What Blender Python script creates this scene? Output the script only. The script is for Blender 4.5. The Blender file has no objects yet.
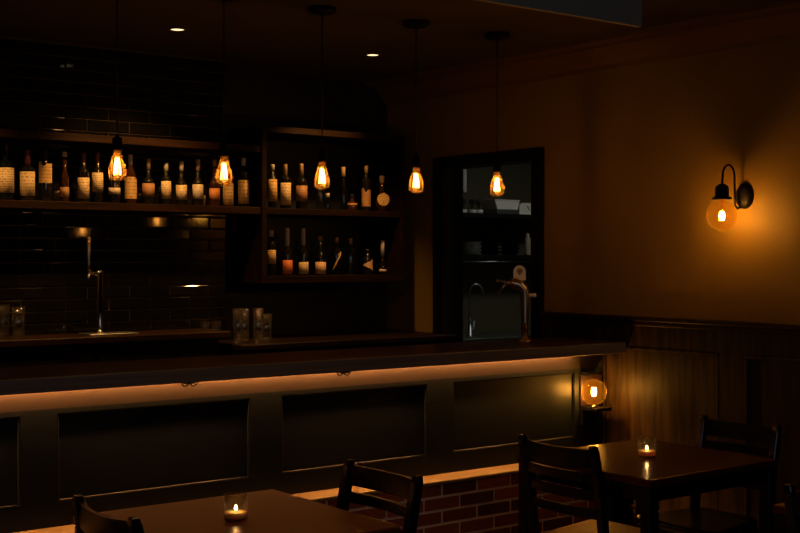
import bpy, bmesh, math, random
from mathutils import Vector, Matrix
PI = math.pi
R = math.radians
C = bpy.context.scene.collection
rnd = random.Random(7)

# ------------------------------------------------------------------ camera
sc = bpy.context.scene
cd = bpy.data.cameras.new('camera'); cam = bpy.data.objects.new('camera', cd); C.objects.link(cam)
cd.sensor_width = 36; cd.lens = 1223/800*36; cd.clip_start = 0.02
cam.location = (0, 0, 1.5); cam.rotation_euler = (R(90-0.4115), 0, R(52.8727-90))
sc.camera = cam
sc.view_settings.view_transform = 'Standard'; sc.view_settings.look = 'None'
sc.view_settings.gamma = 1; sc.view_settings.use_curve_mapping = False
sc.view_settings.exposure = 0

# ------------------------------------------------------------------ materials
def mat(name):
    m = bpy.data.materials.new(name); m.use_nodes = True
    nt = m.node_tree; nt.nodes.clear()
    o = nt.nodes.new('ShaderNodeOutputMaterial')
    return m, nt, o
def N(nt, t, **k):
    n = nt.nodes.new(t)
    for a, v in k.items():
        if a in n.inputs: n.inputs[a].default_value = v
        else: setattr(n, a, v)
    return n
def c4(c): return (c[0], c[1], c[2], 1)
def surf(name, col, rough=.5, metal=0, col2=None, scale=(8, 8, 8), bump=0, bscale=60, spec=.5, rvar=0, detail=4, contrast=(.35, .65), coat=0):
    m, nt, o = mat(name)
    p = N(nt, 'ShaderNodeBsdfPrincipled'); nt.links.new(p.outputs[0], o.inputs[0])
    p.inputs['Base Color'].default_value = c4(col); p.inputs['Roughness'].default_value = rough
    p.inputs['Metallic'].default_value = metal; p.inputs['Specular IOR Level'].default_value = spec
    p.inputs['Coat Weight'].default_value = coat; p.inputs['Coat Roughness'].default_value = .12
    tc = N(nt, 'ShaderNodeTexCoord'); mp = N(nt, 'ShaderNodeMapping'); mp.inputs['Scale'].default_value = scale
    nt.links.new(tc.outputs['Object'], mp.inputs[0])
    no = N(nt, 'ShaderNodeTexNoise', Detail=detail, Scale=1.0); nt.links.new(mp.outputs[0], no.inputs['Vector'])
    if col2:
        r = N(nt, 'ShaderNodeValToRGB'); r.color_ramp.elements[0].position = contrast[0]; r.color_ramp.elements[1].position = contrast[1]
        r.color_ramp.elements[0].color = c4(col); r.color_ramp.elements[1].color = c4(col2)
        nt.links.new(no.outputs[0], r.inputs[0]); nt.links.new(r.outputs[0], p.inputs['Base Color'])
    if rvar:
        mr = N(nt, 'ShaderNodeMapRange'); mr.inputs[3].default_value = rough-rvar; mr.inputs[4].default_value = rough+rvar
        nt.links.new(no.outputs[0], mr.inputs[0]); nt.links.new(mr.outputs[0], p.inputs['Roughness'])
    if bump:
        n2 = N(nt, 'ShaderNodeTexNoise', Detail=3.0, Scale=float(bscale)); nt.links.new(tc.outputs['Object'], n2.inputs['Vector'])
        b = N(nt, 'ShaderNodeBump', Strength=bump, Distance=.004); nt.links.new(n2.outputs[0], b.inputs['Height'])
        nt.links.new(b.outputs[0], p.inputs['Normal'])
    return m
def emit(name, col, s):
    m, nt, o = mat(name); e = N(nt, 'ShaderNodeEmission', Strength=s); e.inputs[0].default_value = c4(col)
    nt.links.new(e.outputs[0], o.inputs[0]); return m
def glass(name, tint, gloss=(1, 1, 1), rough=.03, trans=0, tcol=None, base=.05, rim=0, fr=.75):
    """thin glass: tinted see-through, fresnel reflections, an optional share of scattering from the coated wall"""
    m, nt, o = mat(name)
    t = N(nt, 'ShaderNodeBsdfTransparent'); t.inputs[0].default_value = c4(tint)
    g = N(nt, 'ShaderNodeBsdfGlossy', Roughness=rough); g.inputs[0].default_value = c4(gloss)
    lw = N(nt, 'ShaderNodeLayerWeight', Blend=.25)
    ma = N(nt, 'ShaderNodeMath', operation='MULTIPLY_ADD'); ma.inputs[1].default_value = fr; ma.inputs[2].default_value = base
    ma.use_clamp = True; nt.links.new(lw.outputs['Facing'], ma.inputs[0])
    src = t.outputs[0]
    if trans:
        d = N(nt, 'ShaderNodeBsdfTranslucent'); d.inputs[0].default_value = c4(tcol)
        mx = N(nt, 'ShaderNodeMixShader')
        q = N(nt, 'ShaderNodeMath', operation='POWER'); q.inputs[1].default_value = 5.0; nt.links.new(lw.outputs['Facing'], q.inputs[0])
        q2 = N(nt, 'ShaderNodeMath', operation='MULTIPLY_ADD'); q2.inputs[1].default_value = rim; q2.inputs[2].default_value = trans
        q2.use_clamp = True; nt.links.new(q.outputs[0], q2.inputs[0]); nt.links.new(q2.outputs[0], mx.inputs[0])
        nt.links.new(t.outputs[0], mx.inputs[1]); nt.links.new(d.outputs[0], mx.inputs[2]); src = mx.outputs[0]
    p = N(nt, 'ShaderNodeMath', operation='POWER'); p.inputs[1].default_value = 2.2
    nt.links.new(lw.outputs['Facing'], p.inputs[0]); nt.links.new(p.outputs[0], ma.inputs[0])
    m2 = N(nt, 'ShaderNodeMixShader'); nt.links.new(ma.outputs[0], m2.inputs[0])
    nt.links.new(src, m2.inputs[1]); nt.links.new(g.outputs[0], m2.inputs[2]); nt.links.new(m2.outputs[0], o.inputs[0])
    return m
def label_mat(name, paper, ink, bands=7.0, dens=.5):
    """paper label with rows of print"""
    m, nt, o = mat(name)
    p = N(nt, 'ShaderNodeBsdfPrincipled', Roughness=.55); nt.links.new(p.outputs[0], o.inputs[0])
    tc = N(nt, 'ShaderNodeTexCoord'); mp = N(nt, 'ShaderNodeMapping'); mp.inputs['Scale'].default_value = (5, 5, bands)
    nt.links.new(tc.outputs['Generated'], mp.inputs[0])
    w = N(nt, 'ShaderNodeTexWave', Scale=.32, Distortion=.0); w.bands_direction = 'Z'; nt.links.new(mp.outputs[0], w.inputs['Vector'])
    n = N(nt, 'ShaderNodeTexNoise', Scale=1.6, Detail=2.0); nt.links.new(mp.outputs[0], n.inputs['Vector'])
    mu = N(nt, 'ShaderNodeMath', operation='MULTIPLY'); nt.links.new(w.outputs['Fac'], mu.inputs[0]); nt.links.new(n.outputs[0], mu.inputs[1])
    r = N(nt, 'ShaderNodeValToRGB'); r.color_ramp.elements[0].position = dens-.05; r.color_ramp.elements[1].position = dens+.05
    r.color_ramp.elements[0].color = c4(paper); r.color_ramp.elements[1].color = c4(ink)
    nt.links.new(mu.outputs[0], r.inputs[0]); nt.links.new(r.outputs[0], p.inputs['Base Color'])
    return m

M = {}
M['paint'] = surf('wall_paint', (.20, .124, .019), .62, col2=(.23, .143, .022), scale=(2, 2, 2), bump=.25, bscale=90)
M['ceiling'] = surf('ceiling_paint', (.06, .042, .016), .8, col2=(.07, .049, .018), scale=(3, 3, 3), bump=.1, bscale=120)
M['crown'] = surf('crown_paint', (.16, .085, .025), .6, spec=.2)
M['beam'] = surf('grey_paint', (.42, .38, .32), .6, bump=.1, bscale=60)
M['tile'] = surf('black_tile', (.004, .004, .004), .065, col2=(.007, .006, .005), scale=(9, 9, 9), rvar=.015, bump=.04, bscale=22, spec=.4)
M['grout'] = surf('dark_grout', (.055, .036, .021), .8)
M['floor'] = surf('floor_wood', (.045, .022, .011), .35, col2=(.09, .045, .02), scale=(1.5, 14, 4), rvar=.1)
M['shelfwood'] = surf('shelf_wood', (.012, .005, .0015), .5, col2=(.028, .012, .004), scale=(3, 30, 30), rvar=.05, spec=.12)
M['cabwood'] = surf('dark_cabinet_wood', (.007, .003, .0012), .55, col2=(.016, .007, .003), scale=(3, 30, 30), spec=.12)
M['counter'] = surf('counter_wood', (.045, .016, .006), .32, col2=(.08, .029, .010), scale=(1.6, 26, 30), rvar=.07, contrast=(.3, .7), spec=.4)
M['edge'] = surf('daylit_edge_wood', (.10, .090, .098), .45, col2=(.15, .135, .145), scale=(1.6, 26, 60))  # grey daylight sheen on the counter front is put into this wood colour
M['teal'] = surf('dark_teal_paint', (.0045, .0078, .0088), .45, col2=(.0052, .0090, .0100), scale=(1, 1, 1), rvar=.03, spec=.22)
M['lit_frieze'] = surf('lit_frieze_paint', (.025, .0185, .0125), .5, col2=(.029, .0215, .0145), scale=(1, 1, 1), spec=.25)  # lighter than the teal frame: the strip's glow is put into this brown
M['ledge'] = surf('light_ledge_wood', (.17, .125, .05), .55, col2=(.21, .155, .065), scale=(2, 30, 30))
M['wains'] = surf('wainscot_wood', (.008, .005, .0015), .48, col2=(.045, .027, .007), scale=(30, 30, 3.2), rvar=.05, spec=.14, detail=12, contrast=(.34, .70))
M['railwood'] = surf('rail_wood', (.012, .006, .002), .38, col2=(.03, .014, .005), scale=(30, 3, 30), rvar=.05, spec=.3)
M['table1'] = surf('table_wood_honey', (.12, .032, .002), .34, col2=(.17, .047, .004), scale=(4, 22, 22), rvar=.04, spec=.3)
M['table2'] = surf('table_wood_cherry', (.055, .013, .003), .24, col2=(.09, .022, .005), scale=(4, 22, 22), rvar=.05, spec=.25)
M['blackmetal'] = surf('black_metal', (.004, .004, .005), .5, metal=.0, spec=.15)
M['black'] = surf('black_paint', (.008, .008, .009), .45)
M['blackwood'] = surf('black_stained_wood', (.004, .0035, .0035), .24, col2=(.007, .005, .005), scale=(30, 3, 30), rvar=.04, spec=.4)
M['seatwood'] = surf('honey_seat_wood', (.46, .155, .010), .5, col2=(.54, .20, .016), scale=(3, 20, 20), spec=.15)
M['brass'] = surf('aged_brass', (.74, .58, .40), .24, metal=1)
M['chrome'] = surf('chrome', (.62, .60, .56), .12, metal=1)
M['steel'] = surf('brushed_steel', (.45, .46, .46), .32, metal=1)
M['white'] = surf('white_plastic', (.62, .60, .55), .4)
M['enamel'] = surf('white_enamel', (.86, .83, .76), .35)
M['doorpaint'] = surf('black_door_paint', (.005, .006, .005), .55, spec=.12)
M['jamb'] = surf('dark_green_jamb_paint', (.009, .011, .008), .5)
M['kwall'] = surf('kitchen_paint', (.085, .070, .036), .7)
M['wax'] = surf('candle_wax', (.85, .55, .22), .5)
_p = [n for n in M['wax'].node_tree.nodes if n.type == 'BSDF_PRINCIPLED'][0]
_p.inputs['Subsurface Weight'].default_value = 1; _p.inputs['Subsurface Radius'].default_value = (.03, .014, .005); _p.inputs['Subsurface Scale'].default_value = 1.0
M['dark'] = surf('dark_liquid_glass', (.008, .007, .005), .08, spec=.7)
M['darkgreen'] = surf('dark_green_bottle_glass', (.003, .005, .003), .07, spec=.7)
M['amberglass'] = surf('dark_amber_bottle_glass', (.035, .012, .003), .07, spec=.7)
M['redwood'] = surf('reddish_mount_wood', (.012, .005, .003), .45, col2=(.018, .007, .004), scale=(30, 3, 5))
M['canopy'] = M['blackmetal']
M['bulbglass'] = glass('amber_bulb_glass', (1.0, .72, .34), (1, .8, .5), .12, trans=.07, tcol=(1, .5, .10), base=.02, rim=.30, fr=.12)
M['globeglass'] = glass('amber_globe_glass', (1.0, .84, .45), (1, .8, .5), .03, trans=.008, tcol=(1, .62, .12), base=.01, rim=.5, fr=.25)
M['clear'] = glass('clear_glass', (.93, .92, .90), (1, 1, 1), .05, base=.12, trans=.01, tcol=(.9, .8, .7), rim=.35)
M['cleartint'] = glass('clear_bottle_glass', (.55, .60, .58), (1, 1, 1), .05, trans=.05, tcol=(.5, .55, .5), base=.07)
M['windowglass'] = glass('window_glass', (.97, .98, 1), (1, 1, 1), .01, base=.03)
FIL = 85.0
M['filament'] = emit('filament_glow', (1, .50, .15), FIL)
M['filament2'] = emit('globe_filament_glow', (1, .47, .10), 520.0)
M['filament3'] = emit('low_globe_filament_glow', (1, .46, .10), 560.0)
M['flame'] = emit('flame_glow', (1, .50, .15), 75.0)
M['led'] = emit('led_glow', (1, .38, .11), 300.0)
M['down'] = emit('downlight_glow', (1, .72, .38), 1.8)
M['klamp'] = emit('kitchen_lamp_glow', (.95, .97, .85), 12.0)

# ------------------------------------------------------------------ mesh helpers
def box(bm, x0, x1, y0, y1, z0, z1, bev=0, seg=2):
    r = bmesh.ops.create_cube(bm, size=1)
    vs = r['verts']
    for v in vs:
        v.co = Vector((x0+(v.co.x+.5)*(x1-x0), y0+(v.co.y+.5)*(y1-y0), z0+(v.co.z+.5)*(z1-z0)))
    if bev:
        es = list({e for v in vs for e in v.link_edges})
        bmesh.ops.bevel(bm, geom=es, offset=bev, segments=seg, profile=.5, affect='EDGES')
    return bm
def lathe(bm, prof, cx=0, cy=0, n=20, sx=1, sy=1, a0=0, a1=2*PI, cap=True):
    full = abs(a1-a0-2*PI) < 1e-6
    k = n if full else n+1
    rings = []
    for r, z in prof:
        if r < 1e-6: rings.append([bm.verts.new((cx, cy, z))]); continue
        rings.append([bm.verts.new((cx+sx*r*math.cos(a0+(a1-a0)*i/n), cy+sy*r*math.sin(a0+(a1-a0)*i/n), z)) for i in range(k)])
    for A, B in zip(rings, rings[1:]):
        m = n if full else n
        for i in range(m):
            j = (i+1) % k if full else i+1
            try:
                if len(A) == 1 and len(B) == 1: continue
                if len(A) == 1: f = bm.faces.new((A[0], B[j], B[i]))
                elif len(B) == 1: f = bm.faces.new((A[i], A[j], B[0]))
                else: f = bm.faces.new((A[i], A[j], B[j], B[i]))
                f.smooth = True
            except ValueError: pass
    if cap and full:
        for ring, rev in ((rings[0], True), (rings[-1], False)):
            if len(ring) > 2: bm.faces.new(ring[::-1] if rev else ring)
    return bm
def tube(bm, pts, r, n=10, cap=True):
    pts = [Vector(p) for p in pts]
    rad = r if isinstance(r, (list, tuple)) else [r]*len(pts)
    T = []
    for i in range(len(pts)):
        a = pts[max(0, i-1)]; b = pts[min(len(pts)-1, i+1)]; T.append((b-a).normalized())
    up = Vector((0, 0, 1)) if abs(T[0].z) < .9 else Vector((1, 0, 0))
    u = T[0].cross(up).normalized(); rings = []
    for i, p in enumerate(pts):
        u = (u-T[i]*u.dot(T[i])).normalized(); v = T[i].cross(u)
        rings.append([bm.verts.new(p+rad[i]*(math.cos(2*PI*k/n)*u+math.sin(2*PI*k/n)*v)) for k in range(n)])
    for A, B in zip(rings, rings[1:]):
        for k in range(n):
            f = bm.faces.new((A[k], A[(k+1) % n], B[(k+1) % n], B[k])); f.smooth = True
    if cap: bm.faces.new(rings[0][::-1]); bm.faces.new(rings[-1])
    return bm
def sphere(bm, c, r, n=20, sx=1, sz=1):
    rs = [(r*math.sin(PI*i/(n//2)), c[2]+sz*r*math.cos(PI*i/(n//2))) for i in range(n//2+1)]
    rs[0] = (0, rs[0][1]); rs[-1] = (0, rs[-1][1])
    return lathe(bm, rs[::-1], c[0], c[1], n, sx, sx)
def sweep_rect(bm, pts, nrm, w, h):
    """slat: rectangle section (w along the local normal, h in z) swept along pts"""
    rings = []
    for p, n in zip(pts, nrm):
        p = Vector(p); n = Vector(n)
        rings.append([bm.verts.new(p+n*a*w/2+Vector((0, 0, b*h/2))) for a, b in ((-1, -1), (1, -1), (1, 1), (-1, 1))])
    for A, B in zip(rings, rings[1:]):
        for k in range(4): bm.faces.new((A[k], A[(k+1) % 4], B[(k+1) % 4], B[k]))
    bm.faces.new(rings[0][::-1]); bm.faces.new(rings[-1])
    return bm
def nb(): return bmesh.new()
def obj(name, bm, m, parent=None, loc=None):
    bmesh.ops.recalc_face_normals(bm, faces=bm.faces)
    me = bpy.data.meshes.new(name); bm.to_mesh(me); bm.free()
    ms = m if isinstance(m, (list, tuple)) else [m]
    for q in ms: me.materials.append(q)
    o = bpy.data.objects.new(name, me); C.objects.link(o)
    if parent: o.parent = parent
    if loc: o.location = loc
    return o
def thing(name, label, cat, loc=(0, 0, 0), rz=0, group=None):
    o = bpy.data.objects.new(name, None); C.objects.link(o); o.empty_display_size = .05
    o.location = loc; o.rotation_euler = (0, 0, rz); o['label'] = label; o['category'] = cat
    if group: o['group'] = group
    return o
def struct(name, bm, m):
    o = obj(name, bm, m); o['kind'] = 'structure'; return o
def dup(root, loc, rz=None, label=None):
    r = root.copy(); C.objects.link(r); r.location = loc
    if rz is not None: r.rotation_euler = (0, 0, rz)
    if label: r['label'] = label
    for ch in list(root.children):
        c = ch.copy(); C.objects.link(c); c.parent = r
        for g in ch.children:
            d = g.copy(); C.objects.link(d); d.parent = c
    return r

# ------------------------------------------------------------------ the room
XW = 4.586          # painted right wall
ZC = 2.585
bm = nb(); box(bm, -1.75, 8.0, -2.35, 7.6, -.06, 0); struct('floor', bm, M['floor'])
bm = nb(); box(bm, -1.75, 8.0, -2.35, 7.6, ZC, ZC+.08); struct('ceiling', bm, M['ceiling'])
bm = nb()   # right wall with the kitchen doorway
box(bm, XW, XW+.12, -2.3, 4.848, 0, ZC); box(bm, XW, XW+.12, 5.61, 6.25, 0, ZC); box(bm, XW, XW+.12, 4.848, 5.61, 2.04, ZC)
struct('wall_right', bm, M['paint'])
bm = nb(); box(bm, -1.7, -1.6, -2.3, 6.2, 0, ZC); struct('wall_left', bm, M['paint'])
# front wall (behind the viewer) with its window
bm = nb()
box(bm, -1.6, -.9, -2.3, -2.2, 0, ZC); box(bm, 1.7, XW, -2.3, -2.2, 0, ZC)
box(bm, -.9, 1.7, -2.3, -2.2, 0, .9); box(bm, -.9, 1.7, -2.3, -2.2, 2.25, ZC)
struct('wall_front', bm, M['paint'])
bm = nb()
for a, b in ((-.9, -.85), (.375, .425), (1.65, 1.7)): box(bm, a, b, -2.28, -2.2, .9, 2.25)
box(bm, -.9, 1.7, -2.28, -2.2, .9, .95); box(bm, -.9, 1.7, -2.28, -2.2, 2.2, 2.25)
w = struct('window_1', bm, M['doorpaint'])
bm = nb(); box(bm, -.85, .375, -2.245, -2.24, .95, 2.2); obj('pane', bm, M['windowglass'], w)
bm = nb(); box(bm, .425, 1.65, -2.245, -2.24, .95, 2.2); obj('pane', bm, M['windowglass'], w)
# recessed wall at the right end of the back bar
bm = nb(); box(bm, 3.25, 4.7, 6.19, 6.25, 0, ZC); struct('wall_back', bm, M['black'])
# black subway tiles
TY = 5.95
bm = nb()
box(bm, -1.6, 3.30, TY, 6.2, 0, ZC)
for f in bm.faces: f.material_index = 1
z0 = 1.719-.061*26; row = 0
tl, tp = .232, .061
for r in range(0, 42):
    za = z0+r*tp; zb = za+tp
    if zb > ZC: zb = ZC
    if zb-za < .02 or zb < .9: continue
    off = 2.267 if (26-r) % 2 == 1 else 2.151
    k0 = int((-1.6-off)/tl)-1
    for k in range(k0, 40):
        xa = max(off+k*tl, -1.6); xb = min(off+(k+1)*tl, 3.30)
        if xb-xa < .03: continue
        g = .0018; b = .0045; d = .007
        tx = rnd.gauss(0, .004); tz = rnd.gauss(0, .004)
        if 1.74 < (za+zb)/2 < 1.87: tz -= .035
        if 3.0 < (xa+xb)/2 and 1.53 < (za+zb)/2 < 1.74: tz -= .03
        for fx, fz, a_, b_ in ((2.46, 1.632, -.048, .059), (2.87, 1.689, -.045, .037)):      # two tiles set out of true
            if xa < fx < xb and za < fz < zb: tx, tz = a_, b_
        O_ = [(xa+g, za+g), (xb-g, za+g), (xb-g, zb-g), (xa+g, zb-g)]
        I_ = [(xa+g+b, za+g+b), (xb-g-b, za+g+b), (xb-g-b, zb-g-b), (xa+g+b, zb-g-b)]
        cx, cz = (xa+xb)/2, (za+zb)/2
        V0 = [bm.verts.new((x, TY+.001, z)) for x, z in O_]
        V1 = [bm.verts.new((x, TY-d*.45, z)) for x, z in O_]
        V2 = [bm.verts.new((x, TY-d+tx*(x-cx)+tz*(z-cz), z)) for x, z in I_]
        for A, B in ((V0, V1), (V1, V2)):
            for q in range(4): bm.faces.new((A[q], A[(q+1) % 4], B[(q+1) % 4], B[q]))
        bm.faces.new(V2)
struct('wall_tiled', bm, [M['tile'], M['grout']])
# crown moulding along the right wall, wainscot and cap rail
bm = nb()
prof = [(0, 2.455), (-.018, 2.455), (-.022, 2.475), (-.05, 2.50), (-.085, 2.545), (-.10, 2.55), (-.10, 2.562), (-.17, 2.566), (-.17, ZC), (0, ZC)]
A = [bm.verts.new((XW+x, -2.2, z)) for x, z in prof]; B = [bm.verts.new((XW+x, 6.19, z)) for x, z in prof]
for i in range(len(prof)): j = (i+1) % len(prof); bm.faces.new((A[i], A[j], B[j], B[i]))
struct('trim_1', bm, M['crown'])
bm = nb()
XF = 4.566
box(bm, XF+.012, XW, -2.2, 4.77, 0, 1.2)
stiles = [(4.325, 4.77), (3.455, 3.60), (2.59, 2.735), (1.72, 1.87), (.85, 1.0), (-.02, .13), (-.89, -.74), (-2.2, -1.61)]
for a, b in stiles: box(bm, XF, XF+.013, a, b, .262, 1.06)
box(bm, XF, XF+.013, -2.2, 4.77, 1.06, 1.19); box(bm, XF, XF+.013, -2.2, 4.77, .12, .262)
for (a0, a1), (b0, b1) in zip(stiles[1:], stiles):      # panel mouldings
    y0, y1 = a1, b0
    for za, zb in ((.262, .277), (1.045, 1.06)): box(bm, XF-.006, XF+.013, y0, y1, za, zb, .003, 1)
    for ya, yb in ((y0, y0+.014), (y1-.014, y1)): box(bm, XF-.002, XF+.013, ya, yb, .277, 1.045, .003, 1)
struct('wall_wainscot', bm, M['wains'])
bm = nb(); box(bm, XF-.028, XW, -2.2, 4.765, 1.188, 1.212, .006, 2); box(bm, XF-.012, XW, -2.2, 4.765, 1.165, 1.188, .004, 1)
struct('trim_2', bm, M['railwood'])
bm = nb(); box(bm, XF-.01, XW, -2.2, 4.15, 0, .12, .004, 1); struct('baseboard_right', bm, M['railwood'])
# grey hanging bulkhead in the dining room ceiling
bm = nb(); box(bm, .9, 3.63, 3.235, 3.255, 2.40, ZC); struct('trim_3', bm, M['beam'])
# door casing and jamb
bm = nb()
box(bm, XF-.004, XW, 4.77, 4.848, 0, 2.095, .003, 1); box(bm, XF-.004, XW, 5.61, 5.705, 0, 2.095, .003, 1); box(bm, XF-.004, XW, 4.848, 5.61, 2.035, 2.095, .003, 1)
struct('trim_4', bm, M['doorpaint'])
bm = nb()
box(bm, XF+.001, XW+.125, 5.60, 5.612, 0, 2.04); box(bm, XF+.001, XW+.125, 4.848, 4.858, 0, 2.04); box(bm, XF+.001, XW+.125, 4.858, 5.60, 2.03, 2.041)
struct('trim_5', bm, M['jamb'])
# kitchen shell
bm = nb(); box(bm, 4.706, 7.9, 7.4, 7.5, 0, ZC); struct('wall_kitchen_back', bm, M['kwall'])
bm = nb(); box(bm, 7.8, 7.9, 4.2, 7.4, 0, ZC); struct('wall_kitchen_right', bm, M['kwall'])
bm = nb(); box(bm, 4.706, 7.8, 4.1, 4.2, 0, ZC); struct('wall_kitchen_front', bm, M['kwall'])
bm = nb(); box(bm, 4.6, 4.7, 6.25, 7.4, 0, ZC); struct('wall_kitchen_left', bm, M['kwall'])

# ------------------------------------------------------------------ bar counter
YF = 4.324; YL = 4.19
bar = thing('bar_counter', 'long dark bar counter with wooden top, teal panelled front and brick base', 'bar counter', (2.0, 4.4, 0))
def loc(bm, t):
    bmesh.ops.translate(bm, verts=bm.verts, vec=(-t[0], -t[1], -t[2])); return bm
BO = (2.0, 4.4, 0)
bm = nb(); box(bm, -.6, 4.563, 4.196, 4.66, 1.043, 1.08, .005, 2); obj('countertop', loc(bm, BO), M['counter'], bar)
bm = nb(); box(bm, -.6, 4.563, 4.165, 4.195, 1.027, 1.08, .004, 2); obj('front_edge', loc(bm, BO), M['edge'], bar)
bm = nb(); box(bm, -.55, 4.563, YF+.018, 4.60, 0, 1.043)
box(bm, -.55, 4.563, YF, YF+.019, .93, .948); box(bm, -.55, 4.563, YF, YF+.019, .512, .606)
pan = [(-.15, .62), (.77, 1.563), (1.70, 2.51), (2.66, 3.427), (3.58, 4.367)]
ed = [-.55]+[v for p in pan for v in p]+[4.563]
for a, b in zip(ed[0::2], ed[1::2]): box(bm, a, b, YF, YF+.019, .606, .93)
obj('front_frame', loc(bm, BO), M['teal'], bar)
for a, b in pan:
    bm = nb(); box(bm, a+.001, b-.001, YF+.013, YF+.019, .607, .929)
    for q in ((a, a+.008), (b-.008, b)): box(bm, q[0], q[1], YF+.002, YF+.014, .606, .93, .003, 1)
    for q in ((.606, .613), (.923, .93)): box(bm, a+.008, b-.008, YF+.002, YF+.014, q[0], q[1], .003, 1)
    obj('panel', loc(bm, BO), M['teal'], bar)
bm = nb(); box(bm, 4.433, 4.50, YL-.006, YF+.0, 0, .50, .003, 1); obj('end_post', loc(bm, BO), M['blackwood'], bar)
bm = nb(); box(bm, -.6, 4.50, YL-.006, YF-.0005, .50, .516, .003, 1); obj('ledge', loc(bm, BO), M['ledge'], bar)
bm = nb(); box(bm, -.55, 4.563, YF, YF+.0175, .948, 1.0425); obj('lit_frieze_board', loc(bm, BO), M['lit_frieze'], bar)  # separate board added so the strip-lit band comes out bright enough
# bricks
m, nt, o = mat('brick_clay')
p = N(nt, 'ShaderNodeBsdfPrincipled', Roughness=.85); nt.links.new(p.outputs[0], o.inputs[0])
at = N(nt, 'ShaderNodeVertexColor'); at.layer_name = 'tone'
tcn = N(nt, 'ShaderNodeTexCoord'); nn = N(nt, 'ShaderNodeTexNoise', Scale=55.0, Detail=4.0); nt.links.new(tcn.outputs['Object'], nn.inputs['Vector'])
mr = N(nt, 'ShaderNodeMapRange'); mr.inputs[3].default_value = .55; mr.inputs[4].default_value = 1.35; nt.links.new(nn.outputs[0], mr.inputs[0])
vm = N(nt, 'ShaderNodeVectorMath', operation='SCALE'); nt.links.new(at.outputs[0], vm.inputs[0]); nt.links.new(mr.outputs[0], vm.inputs['Scale'])
nt.links.new(vm.outputs[0], p.inputs['Base Color'])
bp = N(nt, 'ShaderNodeBump', Strength=.6, Distance=.004); nt.links.new(nn.outputs[0], bp.inputs['Height']); nt.links.new(bp.outputs[0], p.inputs['Normal'])
M['brick'] = m
M['mortar'] = surf('mortar', (.62, .55, .46), .95, bump=.5, bscale=90)
bm = nb(); col = bm.loops.layers.color.new('tone')
box(bm, -.6, 4.432, YL+.006, YF+.01, 0, .50)
for f in bm.faces: f.material_index = 1
bp_, bl = .061, .204
for r in range(9):
    zt = .5-r*bp_; zb = max(zt-.0505, 0)
    if zt < .02: break
    off = 3.72 if r % 2 else 3.618
    for k in range(-24, 8):
        xa = off+k*bl; xb = xa+bl-.010
        xa = max(xa, -.6); xb = min(xb, 4.43)
        if xb-xa < .02: continue
        nf = len(bm.faces)
        jy = rnd.uniform(0, .003)
        box(bm, xa, xb, YL+jy, YF, zb, zt-.001, .0025, 1)
        t = rnd.random(); cc = (.40+.17*t, .20+.09*t, .11+.05*t)
        if rnd.random() < .2: cc = (.30, .12, .06)
        bm.faces.ensure_lookup_table()
        for f in bm.faces[nf:]:
            for l in f.loops: l[col] = c4(cc)
obj('brick_base', loc(bm, BO), [M['brick'], M['mortar']], bar)
bm = nb(); box(bm, -.52, 4.53, 4.293, 4.296, 1.026, 1.0428); obj('light_baffle', loc(bm, BO), M['black'], bar)  # unseen strip added to keep the LED light off the tables
bm = nb(); box(bm, -.5, 4.34, 4.306, 4.314, 1.036, 1.0425); obj('light_strip', loc(bm, BO), M['led'], bar)
for hx in (2.167, 2.877):
    bm = nb()
    for s in (-1, 1):
        pts = [(hx+s*.017+.016*math.cos(a), 4.185-.004*math.sin(a), 1.029+.017*math.sin(a)) for a in [PI*(.98+1.04*i/10) for i in range(11)]]
        tube(bm, pts, .0032, 8)
    box(bm, hx-.02, hx+.02, 4.178, 4.20, 1.021, 1.028)
    obj('bag_hook', loc(bm, BO), M['blackmetal'], bar)

# ------------------------------------------------------------------ back bar
t = thing('back_bar_cabinet', 'dark back counter below the tiled wall, carrying the left tap and glasses', 'counter', (1.2, 5.75, 0)); TO = (1.2, 5.75, 0)
bm = nb(); box(bm, -1.58, 3.137, 5.595, 5.92, 1.085, 1.118, .004, 1); obj('worktop', loc(bm, TO), M['shelfwood'], t)
bm = nb(); box(bm, -1.58, 3.08, 5.63, 5.92, 0, 1.085); obj('body', loc(bm, TO), M['blackwood'], t)
for i in range(7):
    bm = nb(); a = -1.55+i*.66; box(bm, a, a+.64, 5.612, 5.63, .12, 1.05, .003, 1); d = obj('door', loc(bm, TO), M['blackwood'], t)
bm = nb(); box(bm, 3.305, 4.585, 5.925, 6.19, 0, 1.05); struct('trim_6', bm, M['blackwood'])
t = thing('back_bar_cabinet', 'lower dark back counter right of the tiles, under the bottle cabinet', 'counter', (3.8, 5.8, 0)); TO = (3.8, 5.8, 0)
bm = nb(); box(bm, 3.145, 4.585, 5.50, 5.92, 1.02, 1.05, .004, 1); obj('worktop', loc(bm, TO), M['cabwood'], t)
bm = nb(); box(bm, 3.145, 4.585, 5.54, 5.92, 0, 1.02); obj('body', loc(bm, TO), M['blackwood'], t)
for i in range(2):
    bm = nb(); a = 3.17+i*.71; box(bm, a, a+.69, 5.522, 5.54, .12, 1.0, .003, 1); obj('door', loc(bm, TO), M['blackwood'], t)
# wall shelves
for z1, z2, lb in ((2.11, 2.07, 'empty upper dark wooden wall shelf across the black tiles'), (1.775, 1.735, 'long lower wooden wall shelf on the black tiles, full of bottles')):
    t = thing('wall_shelf', lb, 'shelf', (1.0, 5.95, z1)); TO = (1.0, 5.95, z1)
    bm = nb(); box(bm, -1.58, 3.405, 5.75, TY-.008, z2, z1, .003, 1); obj('board', loc(bm, TO), M['shelfwood'], t)
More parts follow.
